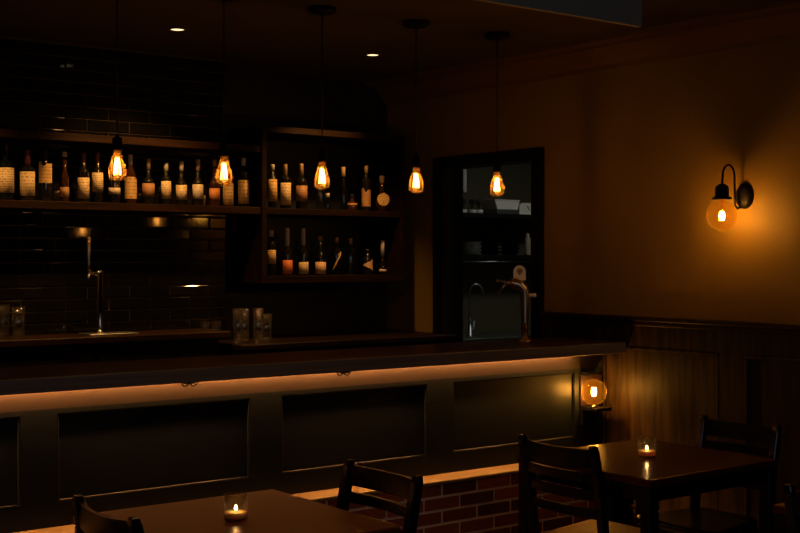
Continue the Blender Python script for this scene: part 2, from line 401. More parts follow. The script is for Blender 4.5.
# cabinet
t = thing('bottle_cabinet', 'open dark wooden two tier bottle cabinet beside the kitchen doorway wall', 'cabinet', (3.9, 6.1, 1.36)); TO = (3.9, 6.1, 1.36)
bm = nb(); box(bm, 3.413, 3.445, 5.75, 5.94, 1.36, 2.22, .002, 1); box(bm, 3.413, 3.445, 5.94, 6.185, 1.36, 2.22); obj('side_panel', loc(bm, TO), M['cabwood'], t)
bm = nb(); box(bm, 4.36, 4.392, 5.75, 6.185, 1.36, 2.22, .002, 1); obj('side_panel', loc(bm, TO), M['cabwood'], t)
for a, b, n in ((1.36, 1.40, 'bottom_board'), (1.737, 1.772, 'shelf_board'), (2.185, 2.22, 'top_board')):
    bm = nb(); box(bm, 3.446, 4.359, 5.752, 6.185, a, b, .002, 1); obj(n, loc(bm, TO), M['cabwood'], t)
bm = nb(); box(bm, 3.446, 4.359, 6.17, 6.185, 1.40, 2.185); obj('back_panel', loc(bm, TO), M['black'], t)

# ------------------------------------------------------------------ bottles
PAP = {
 'cream': label_mat('label_cream', (.66, .50, .25), (.05, .03, .02), 7, .52),
 'cream2': label_mat('label_cream_lines', (.70, .54, .27), (.10, .06, .03), 10, .46),
 'gold': label_mat('label_gold', (.62, .40, .13), (.12, .06, .02), 6, .5),
 'orange': label_mat('label_orange', (.66, .26, .06), (.25, .06, .02), 4, .6),
 'brown': label_mat('label_brown', (.38, .20, .08), (.12, .05, .02), 8, .5),
 'pale': label_mat('label_pale', (.62, .53, .36), (.15, .12, .1), 9, .5),
 'peach': label_mat('label_peach', (.70, .45, .24), (.3, .15, .06), 3, .62),
 'deep': label_mat('label_deep_orange', (.62, .15, .03), (.5, .32, .08), 5, .55),
}
CAPM = {'gold': surf('cap_gold', (.5, .34, .16), .35, metal=.5), 'cork': surf('cap_cork', (.42, .28, .15), .7), 'black': M['black'],
        'white': surf('cap_white', (.62, .55, .44), .4), 'red': surf('cap_red', (.20, .05, .025), .35)}
GL = {'dark': M['dark'], 'green': M['darkgreen'], 'amber': M['amberglass'], 'clear': M['cleartint']}
def bottle(i, x, base, top, w, l0, l1, gl, pap, cap, capfrac, label, group, shape='std', lab='wrap', y=5.845):
    h = top-base; r = w/2*.96
    t = thing('bottle', label, 'bottle', (x, y, base), 0, group)
    rn = max(.011, r*.36)
    sh = {'std': (.60, .72), 'high': (.66, .76), 'low': (.46, .62), 'slope': (.48, .78), 'round': (.36, .60), 'slim': (.30, .50)}[shape]
    zs, ze = h*sh[0], h*sh[1]
    if shape == 'round':
        prof = [(0, 0), (r*.55, 0), (r*.72, .006)] + [(r*math.sin(a)*1.0, .0+zs*.62*(1-math.cos(a))) for a in [PI*(.28+.55*k/8) for k in range(9)]] + [(rn, ze), (rn*.95, h*.96)]
        lab_r = r*1.015
    elif shape == 'slim':
        prof = [(0, 0), (r, 0), (r, .06), (r*.55, .075), (rn*1.1, ze*.8), (rn, ze), (rn, h)]
    else:
        prof = [(0, 0), (r*.93, 0), (r, .006), (r, zs), (r*.97, zs+(ze-zs)*.2), (r*.75, zs+(ze-zs)*.55), (rn*1.25, zs+(ze-zs)*.85), (rn, ze), (rn*.95, h*.97)]
    bm = nb(); lathe(bm, prof, n=24); obj('glass_body', bm, GL[gl], t)
    ch = h*capfrac
    bm = nb(); lathe(bm, [(0, h), (rn*1.0, h), (rn*1.08, h-.003), (rn*1.08, h-ch*.35), (rn*1.04, h-ch), (rn*.9, h-ch)], n=14); obj('cap', bm, CAPM[cap], t)
    if lab == 'none': return t
    a, b = l0-base, l1-base
    a = max(a, .007)
    mid = R(-112)    # faces the room
    sp = R(78)
    bm = nb(); rr = r*1.018
    if lab == 'wrap':
        b = min(b, zs) if shape not in ('round', 'slim') else b
        lathe(bm, [(rr, a), (rr, b)], n=16, a0=mid-sp, a1=mid+sp, cap=False)
    elif lab == 'peak':
        n = 16
        bot = []; tp_ = []
        for k in range(n+1):
            an = mid-sp+2*sp*k/n; u = 1-abs(k/n*2-1)
            bot.append(bm.verts.new((rr*math.cos(an), rr*math.sin(an), a))); tp_.append(bm.verts.new((rr*math.cos(an), rr*math.sin(an), b-.012+.012*min(1, u*1.6))))
        for k in range(n): bm.faces.new((bot[k], bot[k+1], tp_[k+1], tp_[k]))
    elif lab == 'torn':
        n = 16; bot = []; tp_ = []
        for k in range(n+1):
            an = mid-sp+2*sp*k/n; u = k/n
            z = b+(.008 if u < .3 else (-.012 if u < .55 else .0))
            bot.append(bm.verts.new((rr*math.cos(an), rr*math.sin(an), a))); tp_.append(bm.verts.new((rr*math.cos(an), rr*math.sin(an), z)))
        for k in range(n): bm.faces.new((bot[k], bot[k+1], tp_[k+1], tp_[k]))
    elif lab == 'tri':
        n = 14; bot = []; tp_ = []
        for k in range(n+1):
            an = mid-sp*.9+1.8*sp*k/n; u = k/n; c = (a+b)/2; q = max(.0006, (b-a)/2*u)
            bot.append(bm.verts.new((rr*math.cos(an), rr*math.sin(an), c-q))); tp_.append(bm.verts.new((rr*math.cos(an), rr*math.sin(an), c+q)))
        for k in range(n): bm.faces.new((bot[k], bot[k+1], tp_[k+1], tp_[k]))
    elif lab == 'disc':
        c = Vector((math.cos(mid), math.sin(mid), 0)); u = Vector((-math.sin(mid), math.cos(mid), 0)); zc = (a+b)/2; q = (b-a)/2
        ce = bm.verts.new(c*(r*1.06)+Vector((0, 0, zc)))
        ring = [bm.verts.new(c*(r*.99)+u*q*math.cos(2*PI*k/18)+Vector((0, 0, zc+q*math.sin(2*PI*k/18)))) for k in range(18)]
        rb = [bm.verts.new(v.co-c*r*.35) for v in ring]
        for k in range(18): bm.faces.new((ce, ring[k], ring[(k+1) % 18])); bm.faces.new((ring[k], rb[k], rb[(k+1) % 18], ring[(k+1) % 18]))
    elif lab == 'spiral':
        n = 40
        pts = [((r*1.01)*math.cos(mid-1.1+2.2*k/n), (r*1.01)*math.sin(mid-1.1+2.2*k/n), .03+.10*k/n) for k in range(n+1)]
        tube(bm, pts, .004, 6)
    f = obj('label', bm, PAP[pap], t)
    so = f.modifiers.new('thickness', 'SOLIDIFY'); so.thickness = .0005; so.offset = 1
    return t
G1 = 'bottles on the long wall shelf'; G2 = 'bottles in the upper tier of the cabinet'; G3 = 'bottles in the lower tier of the cabinet'
Z1 = 1.7755; Z2 = 1.7725; Z3 = 1.4005
rows = [
 (2.042, Z1, 2.05, .084, 1.812, 1.932, 'green', 'cream2', 'black', .2, 'big dark bottle with large cream label, leftmost on the long shelf', G1, 'std', 'wrap'),
 (2.150, Z1, 2.025, .073, 1.801, 1.918, 'dark', 'cream', 'red', .28, 'bottle with red capped neck and tall cream label, second from left on the long shelf', G1, 'std', 'wrap'),
 (2.240, Z1, 2.03, .064, 1.867, 1.962, 'dark', 'gold', 'black', .2, 'bottle whose cream label sits high with a notched top edge, above a bare dark foot', G1, 'high', 'torn'),
 (2.337, Z1, 2.025, .046, 1.800, 1.850, 'amber', 'brown', 'white', .1, 'slender dark bottle with small low label, narrowest on the long shelf', G1, 'low', 'wrap'),
 (2.436, Z1, 2.025, .060, 1.795, 1.900, 'dark', 'cream', 'red', .2, 'bottle with reddish neck and cream label, left neighbour of two bottles before the first pendant', G1, 'std', 'wrap'),
 (2.510, Z1, 2.03, .058, 1.830, 1.928, 'dark', 'cream2', 'red', .2, 'bottle with cream lined label just left of the leftmost pendant bulb', G1, 'std', 'wrap'),
 (2.601, Z1, 2.04, .061, 1.822, 1.855, 'dark', 'pale', 'black', .2, 'dark bottle with short low label, directly behind the leftmost pendant bulb', G1, 'std', 'wrap'),
 (2.689, Z1, 2.028, .064, 1.802, 1.914, 'amber', 'gold', 'white', .2, 'bottle with peaked gold label just right of the leftmost pendant bulb', G1, 'slope', 'peak'),
 (2.789, Z1, 2.012, .067, 1.815, 1.888, 'dark', 'brown', 'gold', .24, 'wide bottle with squarish brown label and gold neck on the long shelf', G1, 'low', 'wrap'),
 (2.889, Z1, 1.996, .054, 1.808, 1.900, 'dark', 'cream', 'white', .2, 'short bottle with narrow cream label, shortest between the two left pendants', G1, 'std', 'wrap'),
 (2.978, Z1, 2.008, .060, 1.806, 1.893, 'dark', 'cream2', 'white', .22, 'bottle with cream label, third to the left of the second pendant bulb', G1, 'low', 'wrap'),
 (3.075, Z1, 2.022, .060, 1.812, 1.896, 'dark', 'pale', 'cork', .24, 'bottle with a pale whitish label and cork cap, left of the second pendant bulb', G1, 'low', 'wrap'),
 (3.174, Z1, 2.026, .059, 1.812, 1.872, 'amber', 'orange', 'cork', .14, 'bottle with small orange label immediately left of the second pendant bulb', G1, 'low', 'wrap'),
 (3.257, Z1, 2.03, .059, 1.785, 1.900, 'amber', 'gold', 'black', .2, 'bottle with tall golden label directly under the second pendant bulb', G1, 'std', 'wrap'),
 (3.352, Z1, 2.045, .066, 1.795, 1.922, 'dark', 'gold', 'white', .16, 'bottle with banded gold label, last at the right end of the long shelf', G1, 'high', 'wrap'),
 (3.537, Z2, 2.018, .052, 1.812, 1.935, 'dark', 'gold', 'white', .12, 'narrow bottle with tall orange gold label, leftmost in the upper cabinet tier', G2, 'high', 'wrap'),
 (3.621, Z2, 2.022, .062, 1.794, 1.918, 'dark', 'cream', 'gold', .22, 'bottle with worn silvery label, second in the upper cabinet tier', G2, 'high', 'wrap'),
 (3.727, Z2, 2.03, .068, 1.818, 1.906, 'dark', 'brown', 'gold', .26, 'broad bottle with brown lined label and gold neck in the upper cabinet tier', G2, 'std', 'wrap'),
 (3.855, Z2, 2.02, .057, 1.80, 1.84, 'clear', 'pale', 'black', .2, 'clear bottle behind the middle pendant bulb', G2, 'std', 'none'),
 (3.905, Z2, 1.87, .045, 1.80, 1.84, 'clear', 'pale', 'white', .25, 'small short clear bottle just right of the middle pendant bulb', G2, 'low', 'none'),
 (4.015, Z2, 2.025, .050, 1.80, 1.84, 'clear', 'pale', 'cork', .22, 'slim clear bottle without label and with a corked neck in the upper tier', G2, 'low', 'none'),
 (4.075, Z2, 1.868, .062, 1.80, 1.832, 'amber', 'brown', 'black', .2, 'small squat bottle with low brown label in the upper cabinet tier', G2, 'low', 'wrap'),
 (4.175, Z2, 2.04, .056, 1.80, 1.898, 'dark', 'brown', 'gold', .18, 'tall patterned dark bottle, second from right in the upper tier', G2, 'high', 'torn'),
 (4.290, Z2, 1.985, .084, 1.806, 1.880, 'amber', 'gold', 'cork', .22, 'round bellied flask with round gold label, right end of upper tier', G2, 'round', 'disc'),
 (3.530, Z3, 1.652, .050, 1.465, 1.543, 'dark', 'gold', 'white', .14, 'narrow bottle with cream label and white cap, leftmost in the lower tier', G3, 'high', 'wrap'),
 (3.634, Z3, 1.667, .058, 1.404, 1.487, 'dark', 'deep', 'white', .42, 'bottle with deep orange label and long white neck in the lower tier', G3, 'low', 'wrap'),
 (3.740, Z3, 1.665, .058, 1.404, 1.476, 'dark', 'cream', 'white', .36, 'bottle with long white neck and cream label, third in the lower tier', G3, 'low', 'wrap'),
 (3.855, Z3, 1.620, .064, 1.407, 1.476, 'green', 'peach', 'cork', .10, 'bottle with plain peach label and cork stopper below the middle pendant', G3, 'low', 'wrap'),
 (3.966, Z3, 1.618, .052, 1.42, 1.5, 'clear', 'gold', 'gold', .16, 'clear bottle with gold slanting band, in the lower tier', G3, 'high', 'spiral'),
 (4.064, Z3, 1.612, .062, 1.42, 1.5, 'clear', 'gold', 'gold', .16, 'broad clear bottle with gold cap and no label in the lower tier', G3, 'high', 'none'),
 (4.185, Z3, 1.551, .065, 1.422, 1.494, 'dark', 'peach', 'black', .14, 'short bottle with triangular peach label, second from right in lower tier', G3, 'std', 'tri'),
 (4.295, Z3, 1.603, .050, 1.415, 1.433, 'dark', 'pale', 'white', .46, 'bottle with very long pale neck, right end of the lower tier', G3, 'slim', 'wrap'),
]
for i, r in enumerate(rows): bottle(i, *r)

# ------------------------------------------------------------------ glasses on the back counter
def tumbler(label, x, y, z, r, h, group, taper=.86):
    o = nb(); prof = [(0, z*0), (r*taper, 0), (r*(taper+1)/2, h*.5), (r, h), (r-.002, h), (r*(taper+1)/2-.002, h*.5), (r*taper-.003, .010), (0, .010)]
    lathe(o, prof, n=20); q = obj('drinking_glass', o, M['clear'], None, (x, y, z))
    q['label'] = label; q['category'] = 'glass'; q['group'] = group; return q
ga = 'tall glasses at the left end of the back counter'
for x, y, h, lb in ((1.955, 5.70, .160, 'tall clear glass at the left picture edge on the back counter'), (2.000, 5.76, .160, 'tall clear glass behind and between the two front ones at the left edge'), (2.052, 5.70, .150, 'tall clear glass nearest to the left tap, in the left cluster')):
    tumbler(lb, x, y, 1.1185, .030, h, ga)
gb = 'glasses beside the step of the back counter'
for x, y, z, r, h, lb in ((3.035, 5.69, 1.1185, .026, .05, 'small low glass on the raised counter, left of the two'), (3.100, 5.69, 1.1185, .026, .05, 'small low glass at the very end of the raised counter'),
    (3.190, 5.62, 1.0505, .028, .185, 'tall clear glass standing against the step of the back counter'), (3.250, 5.66, 1.0505, .029, .178, 'tall clear glass, second from the step of the back counter'),
    (3.312, 5.62, 1.0505, .029, .182, 'tall clear glass, third from the step of the back counter'), (3.375, 5.64, 1.0505, .030, .150, 'shorter clear glass farthest right in the cluster by the step')):
    tumbler(lb, x, y, z, r, h, gb)

# ------------------------------------------------------------------ beer taps
t = thing('beer_tap', 'slim chrome tap tower with tall handle on the tiled back counter', 'tap', (2.476, 5.74, 1.118))
bm = nb(); box(bm, -.085, .175, -.075, .075, 0, .008, .003, 1); obj('drip_tray', bm, M['steel'], t)
bm = nb(); lathe(bm, [(0, .008), (.034, .008), (.034, .016), (.020, .022), (.018, .03), (.018, .30), (.021, .302), (.021, .318), (0, .320)], n=24); obj('column', bm, M['chrome'], t)
bm = nb(); tube(bm, [(-.012, -.0, .300), (-.05, -.02, .305), (-.070, -.03, .315)], .010, 10); tube(bm, [(-.068, -.028, .312), (-.078, -.045, .290), (-.080, -.050, .268)], [.010, .008, .006], 10); obj('faucet', bm, M['chrome'], t)
bm = nb(); tube(bm, [(-.070, -.03, .318), (-.070, -.03, .345), (-.071, -.03, .42), (-.071, -.03, .475), (-.071, -.03, .485)], [.006, .008, .012, .013, .009], 12); obj('handle', bm, M['brass'], t)

t = thing('beer_tap', 'curved brass beer tap with white crested badge at right end of bar', 'tap', (4.18, 4.49, 1.08))
ax = Vector((-.80, .60, 0))   # spout points to the left of the photo
bm = nb(); lathe(bm, [(0, 0), (.036, 0), (.036, .006), (.030, .010), (.020, .016), (.017, .024), (.017, .03), (0, .03)], n=28)
for k in range(4):
    a = PI/4+k*PI/2; lathe(bm, [(0, .006), (.004, .006), (.004, .012), (0, .014)], .029*math.cos(a), .029*math.sin(a), 8)
obj('base', bm, M['brass'], t)
pts = [Vector((0, 0, .026)), Vector((0, 0, .10)), Vector((0, 0, .20))]
for k in range(1, 9):
    a = PI/2*k/8; pts.append(Vector((0, 0, .235))+ax*.058*(1-math.cos(a))+Vector((0, 0, .058*math.sin(a))))
pts.append(pts[-1]+ax*.012)
rr = [.0165, .0185, .0235]+[.0245+.0010*k for k in range(8)]+[.028]
bm = nb(); tube(bm, pts, rr[:len(pts)], 18); obj('column', bm, M['brass'], t)
tip = pts[-1]
bm = nb(); tube(bm, [tip-ax*.01, tip+ax*.028], [.017, .012], 14); tube(bm, [tip+ax*.018+Vector((0, 0, .008)), tip+ax*.04+Vector((0, 0, -.02)), tip+ax*.058+Vector((0, 0, -.052))], [.012, .009, .0065], 10)
obj('faucet', bm, M['brass'], t)
bm = nb(); tube(bm, [tip+ax*.02+Vector((.0, 0, .005)), tip+ax*.058+Vector((0, 0, .012))], [.006, .009], 10); sphere(bm, tip+ax*.064+Vector((0, 0, .012)), .011, 12); obj('lever', bm, M['chrome'], t)
bm = nb(); tube(bm, [Vector((.012, -.01, .232)), Vector((.048, -.03, .232))], [.009, .010], 12); obj('knob', bm, M['enamel'], t)
# badge: upright arch shaped plate on the bend, facing the room
bc = pts[7]+Vector((0, 0, .024)); vd = Vector((-.68, -.73, 0)).normalized(); ud = Vector((.73, -.68, 0)).normalized()
out = [(-.031, 0)]+[(-.031, .038)]+[(.031*math.cos(PI-PI*k/12), .042+.033*math.sin(PI*k/12)) for k in range(13)]+[(.031, .038), (.031, 0)]
bm = nb()
for s in (-1, 1): pass
F_ = [bm.verts.new(bc+ud*u+Vector((0, 0, v))+vd*.010) for u, v in out]; K_ = [bm.verts.new(bc+ud*u+Vector((0, 0, v))-vd*.010) for u, v in out]
bm.faces.new(F_); bm.faces.new(K_[::-1])
for k in range(len(out)): j = (k+1) % len(out); bm.faces.new((F_[k], F_[j], K_[j], K_[k]))
bmesh.ops.remove_doubles(bm, verts=bm.verts, dist=.0003)
badge = obj('badge', bm, M['enamel'], t)
bm = nb()
def poly(bm, pl, d0, d1):
    a = [bm.verts.new(bc+ud*u+Vector((0, 0, v))+vd*d0) for u, v in pl]; b = [bm.verts.new(bc+ud*u+Vector((0, 0, v))+vd*d1) for u, v in pl]
    bm.faces.new(b); bm.faces.new(a[::-1])
    for k in range(len(pl)): j = (k+1) % len(pl); bm.faces.new((a[k], a[j], b[j], b[k]))
cz = .043
# dark crest: a pointed shield ring with a small heart shaped middle
ringo = [(0, .016), (.010, .013), (.014, .003), (.010, -.007), (0, -.016), (-.010, -.007), (-.014, .003), (-.010, .013)]
for k in range(8):
    a = ringo[k]; b = ringo[(k+1) % 8]
    poly(bm, [(a[0], cz+a[1]), (b[0], cz+b[1]), (b[0]*.66, cz+b[1]*.66), (a[0]*.66, cz+a[1]*.66)], .009, .0115)
poly(bm, [(0, cz+.003), (.004, cz+.007), (.007, cz+.003), (0, cz-.008), (-.007, cz+.003), (-.004, cz+.007)], .009, .0115)
obj('crest', bm, M['black'], badge)

# ------------------------------------------------------------------ lamps
def st_bulb(t, z):      # z: top of the glass, local
    prof = [(.0135, 0), (.0145, -.006), (.018, -.022), (.0235, -.045), (.0295, -.068), (.0318, -.084), (.0305, -.098), (.0245, -.110), (.014, -.117), (0, -.1185)]
    bm = nb(); lathe(bm, [(r*(1+.12*min(1, -q/.06)), z+q) for r, q in prof], n=28, cap=False); b = obj('bulb_glass', bm, M['bulbglass'], t)
    bm = nb()
    n = 6
    for k in range(n):
        a = 2*PI*k/n; x, y = math.cos(a), math.sin(a)
        tube(bm, [(.0060*x, .0060*y, z-.030), (.0100*x, .0100*y, z-.058), (.0130*x, .0130*y, z-.092)], .0015, 5)
    obj('filament', bm, M['filament'], b)
    bm = nb(); tube(bm, [(0, 0, z+.001), (0, 0, z-.026)], [.006, .0035], 8); tube(bm, [(0, 0, z-.026), (0, 0, z-.094)], .001, 5); obj('glass_stem', bm, M['bulbglass'], b)
    return b
pl = ['first pendant lamp from the left, bare amber teardrop bulb on black cord', 'second pendant lamp from the left, amber teardrop bulb on black cord',
      'middle one of the five amber teardrop pendant lamps over the bar', 'fourth pendant lamp from the left, amber bulb beside the cabinet end',
      'rightmost pendant lamp, amber teardrop bulb in front of the kitchen doorway']
PX = [1.989, 2.457, 2.939, 3.456, 3.953]; PY = 4.443
p0 = thing('pendant_lamp', pl[0], 'pendant lamp', (PX[0], PY, ZC), 0, 'pendant lamps over the bar')
bm = nb(); lathe(bm, [(0, 0), (.060, 0), (.062, -.006), (.060, -.018), (.045, -.026), (.012, -.028), (.009, -.036), (0, -.036)], n=32); obj('canopy', bm, M['blackmetal'], p0)
bm = nb(); tube(bm, [(0, 0, -.03), (0, 0, -.60)], .0028, 8); obj('cord', bm, M['black'], p0)
zt = 1.916-ZC
bm = nb(); lathe(bm, [(0, zt+.064), (.007, zt+.064), (.008, zt+.052), (.0175, zt+.048), (.019, zt+.042), (.019, zt+.008), (.0205, zt+.006), (.0205, zt-.001), (.015, zt-.001), (0, zt+.004)], n=24); obj('socket', bm, M['blackmetal'], p0)
st_bulb(p0, zt)
for k in range(1, 5): dup(p0, (PX[k], PY, ZC), 0, pl[k])

def globe(t, c, up, fm):
    """G-type globe bulb; up=1: socket below (filament rises), up=-1: socket above"""
    r = .0665 if up < 0 else .0625; n0 = R(14)
    pr = [(r*math.sin(a), c[2]-up*r*math.cos(a)) for a in [n0+(PI-n0)*k/16 for k in range(17)]]; pr[-1] = (0, pr[-1][1])
    pr = [(.0135, c[2]-up*(r+.010))]+pr
    bm = nb(); lathe(bm, pr, c[0], c[1], 32, cap=False); b = obj('bulb_glass', bm, M['globeglass'], t)
    bm = nb(); zb = c[2]-up*.018
    for k in range(8):
        a = 2*PI*k/8; x, y = math.cos(a), math.sin(a)
        tube(bm, [(c[0]+.007*x, c[1]+.007*y, zb), (c[0]+.0115*x, c[1]+.0115*y, zb+up*.018), (c[0]+.0075*x, c[1]+.0075*y, zb+up*.040)], .00125, 5)
    obj('filament', bm, fm, b)
    bm = nb(); tube(bm, [(c[0], c[1], c[2]-up*(r+.006)), (c[0], c[1], zb)], [.007, .004], 8); tube(bm, [(c[0], c[1], zb), (c[0], c[1], zb+up*.042)], .0009, 5); obj('glass_stem', bm, M['globeglass'], b)
t = thing('wall_sconce', 'black gooseneck wall sconce with round amber globe bulb on the tan wall', 'wall lamp', (XW, 3.482, 1.766)); 
bm = nb()   # backplate: domed oval on the wall
rings = []
for d, q in ((0, 1), (.008, 1), (.016, .93), (.024, .72), (.028, .4)):
    rings.append([bm.verts.new((-d, -.012+.046*q*math.cos(2*PI*k/24), .012+.058*q*math.sin(2*PI*k/24))) for k in range(24)])
for A, B in zip(rings, rings[1:]):
    for k in range(24): f = bm.faces.new((A[k], A[(k+1) % 24], B[(k+1) % 24], B[k])); f.smooth = True
bm.faces.new(rings[0]); bm.faces.new(rings[-1]); obj('backplate', bm, M['blackmetal'], t)
gx = 4.436-XW
pts = [(-.015, 0, -.035), (-.040, 0, -.045), (-.056, 0, -.03), (-.060, 0, .01), (-.062, 0, .08)]
for k in range(9):
    a = PI*k/8; pts.append((-.062-.042*(1-math.cos(a)), 0, .10+.05*math.sin(a)))
pts += [(gx, 0, .055)]
bm = nb(); tube(bm, pts, .0052, 10); obj('arm', bm, M['blackmetal'], t)
gz = 1.692-1.77
zc_ = gz+.0625
bm = nb(); lathe(bm, [(0, .064), (.012, .064), (.028, .052), (.031, .042), (.031, .005), (.042, .003), (.043, -.006), (.016, -.007), (0, -.004)], gx, 0, 28); obj('socket_cup', bm, M['blackmetal'], t)
globe(t, (gx, 0, gz), -1, M['filament2'])

t = thing('wall_sconce', 'low bracket lamp with upright round amber globe at the bar front corner', 'wall lamp', (4.46, YF, .835)); 
def L(x0, x1, y0, y1, z0, z1, b=.002): bm = nb(); box(bm, x0, x1, y0, y1, z0, z1, b, 1); return bm
obj('mount_board', L(-.065, .085, -.012, 0, -.075, .078), M['redwood'], t)
obj('top_bracket', L(-.055, .03, -.045, 0, .078, .092), M['blackmetal'], t)
bm = nb(); box(bm, -.062, .045, -.12, 0, -.094, -.078, .002, 1); box(bm, -.058, -.046, -.02, 0, -.17, -.094); box(bm, .030, .042, -.02, 0, -.17, -.094); obj('bracket', bm, M['blackmetal'], t)
gc = (-.045+.0, -.0775-.004, .0)
bm = nb(); lathe(bm, [(0, -.08), (.017, -.08), (.017, -.070), (.014, -.064), (0, -.064)], gc[0]+0, gc[1], 20); obj('socket', bm, M['brass'], t)
globe(t, (gc[0], gc[1], .0), 1, M['filament3'])

dl = ['round recessed ceiling downlight, left of the two visible ones', 'round recessed ceiling downlight between the third and fourth pendant cords']
def downlight(x, y, lb, grp):
    t = thing('recessed_downlight', lb, 'downlight', (x, y, ZC), 0, grp)
    bm = nb(); lathe(bm, [(.031, 0), (.046, 0), (.046, -.004), (.033, -.005), (.031, 0)], n=28, cap=False); obj('trim_ring', bm, M['crown'], t)
    bm = nb(); lathe(bm, [(0, -.002), (.032, -.002)], n=28, cap=False); obj('lens', bm, M['down'], t)
    return t
downlight(2.665, 5.27, dl[0], 'ceiling downlights'); downlight(3.83, 5.30, dl[1], 'ceiling downlights')
BB = 66.0
def spot(x, y, e, size, col=(1, .47, .13), blend=.6, z=ZC-.01, tgt=None):
    l = bpy.data.lights.new('downlight_beam', 'SPOT'); l.energy = e; l.color = col; l.spot_size = R(size); l.spot_blend = blend; l.shadow_soft_size = .03
    o = bpy.data.objects.new('downlight_beam', l); C.objects.link(o); o.location = (x, y, z)
    if tgt:
        d = Vector(tgt)-o.location; o.rotation_euler = d.to_track_quat('-Z', 'Y').to_euler()
    return o
spot(2.665, 5.27, BB, 82, tgt=(2.66, 5.95, 1.3)); spot(3.83, 5.30, BB*.9, 76, tgt=(3.78, 5.95, 1.3))
downlight(1.50, 5.25, 'round recessed ceiling downlight nearest the left wall over the back bar', 'ceiling downlights'); spot(1.50, 5.25, BB, 82, tgt=(1.6, 5.95, 1.3))
# dining-room downlights (above the tables, out of the frame)
for x, y, e in ((2.25, 3.0, 12.0), (3.45, 1.9, 1.5)):
    downlight(x, y, 'recessed ceiling downlight over the dining tables' , 'dining room downlights')
    spot(x, y, e, 110)

# ------------------------------------------------------------------ kitchen
t = thing('ceiling_lamp', 'flat ceiling lamp inside the kitchen', 'ceiling lamp', (6.5, 5.9, ZC))
bm = nb(); box(bm, -.2, .2, -.2, .2, -.05, 0, .005, 1); obj('housing', bm, M['white'], t)
bm = nb(); box(bm, -.17, .17, -.17, .17, -.056, -.05); obj('diffuser', bm, M['klamp'], t)
t = thing('kitchen_counter', 'steel kitchen counter with sink seen through the doorway', 'counter', (6.4, 7.15, 0))
bm = nb(); box(bm, -1.3, 1.3, -.27, .24, .87, .90, .004, 1); obj('worktop', bm, M['steel'], t)
bm = nb(); box(bm, -1.28, 1.28, -.24, .24, 0, .87); obj('body', bm, M['doorpaint'], t)
t = thing('faucet', 'gooseneck steel faucet above the kitchen sink', 'faucet', (6.04, 7.1, .90))
bm = nb(); lathe(bm, [(0, 0), (.026, 0), (.026, .01), (.018, .016), (.016, .09), (0, .095)], n=18); obj('base', bm, M['steel'], t)
pts = [(0, 0, .08), (0, 0, .2), (0, 0, .33)]+[(.055-.055*math.cos(PI*k/8*1.1), -.03*k/8, .33+.07*math.sin(PI*k/8*1.1)) for k in range(1, 9)]
bm = nb(); tube(bm, pts, .009, 10); obj('spout', bm, M['steel'], t)
bm = nb(); tube(bm, [(.012, 0, .05), (.04, 0, .06), (.045, 0, .12)], .006, 8); obj('handle', bm, M['steel'], t)
for z, lb in ((1.84, 'upper kitchen shelf with white tubs and jars'), (1.52, 'lower kitchen shelf with stacked bowls')):
    t = thing('kitchen_shelf', lb, 'shelf', (6.5, 7.25, z))
    bm = nb(); box(bm, -.9, .9, -.17, .148, -.035, 0, .003, 1); obj('board', bm, M['doorpaint'], t)
t = thing('hanging_rail', 'thin steel rail below the lower kitchen shelf', 'rail', (6.5, 7.1, 1.47))
bm = nb(); tube(bm, [(-.6, 0, 0), (.45, 0, 0)], .006, 8); obj('bar', bm, M['steel'], t)
bm = nb()
for x in (-.58, .43): tube(bm, [(x, 0, 0), (x, .10, .010)], .004, 6)
obj('bracket', bm, M['steel'], t)
for x, lb in ((6.02, 'stemmed glass leftmost on the upper kitchen shelf'), (6.112, 'middle of the three glasses on the upper kitchen shelf'), (6.182, 'glass next to the white tub on the kitchen shelf')):
    bm = nb(); lathe(bm, [(0, 0), (.034, 0), (.034, .028), (.012, .034), (.010, .055), (.026, .075), (.026, .105), (0, .108)], n=18)
    o = obj('jar', bm, [M['enamel'], M['cleartint']], None, (x, 7.16, 1.8405)); o['label'] = lb; o['category'] = 'jar'; o['group'] = 'jars on the kitchen shelf'
    for f in o.data.polygons:
        if f.center.z > .03: f.material_index = 1
t = thing('plastic_tub', 'white flared plastic tub on the upper kitchen shelf', 'tub', (6.395, 7.16, 1.8405))
bm = nb(); vs = [(-.10, 0, 0), (.11, 0, 0), (.135, 0, .11), (-.13, 0, .11)]
def fr(bm, pl, y0, y1):
    a = [bm.verts.new((x, y0, z)) for x, _, z in pl]; b = [bm.verts.new((x, y1, z)) for x, _, z in pl]
    bm.faces.new(a); bm.faces.new(b[::-1])
    for k in range(len(pl)): j = (k+1) % len(pl); bm.faces.new((a[k], b[k], b[j], a[j]))
fr(bm, [(-.10, 0, .035), (.11, 0, .035), (.13, 0, .105), (-.125, 0, .105)], -.09, .09)
obj('tub', bm, M['enamel'], t)
bm = nb(); fr(bm, [(-.095, 0, 0), (.105, 0, 0), (.105, 0, .035), (-.095, 0, .035)], -.08, .08); obj('foot', bm, M['steel'], t)
bm = nb(); box(bm, -.13, .135, -.095, .095, .100, .110, .004, 1); obj('rim', bm, M['enamel'], t)
t = thing('storage_box', 'white box with a small dark mark, right end of the kitchen shelf', 'box', (6.625, 7.16, 1.8405))
bm = nb(); fr(bm, [(-.09, 0, 0), (.10, 0, 0), (.10, 0, .09), (-.055, 0, .09), (-.09, 0, .065)], -.08, .08); obj('body', bm, M['enamel'], t)
bm = nb(); v = [(-.012, .07), (.004, .062), (.010, .045), (.022, .030), (.010, .036), (.000, .05)]
a = [bm.verts.new((x, -.082, z)) for x, z in v]; b = [bm.verts.new((x, -.079, z)) for x, z in v]; bm.faces.new(a); bm.faces.new(b[::-1])
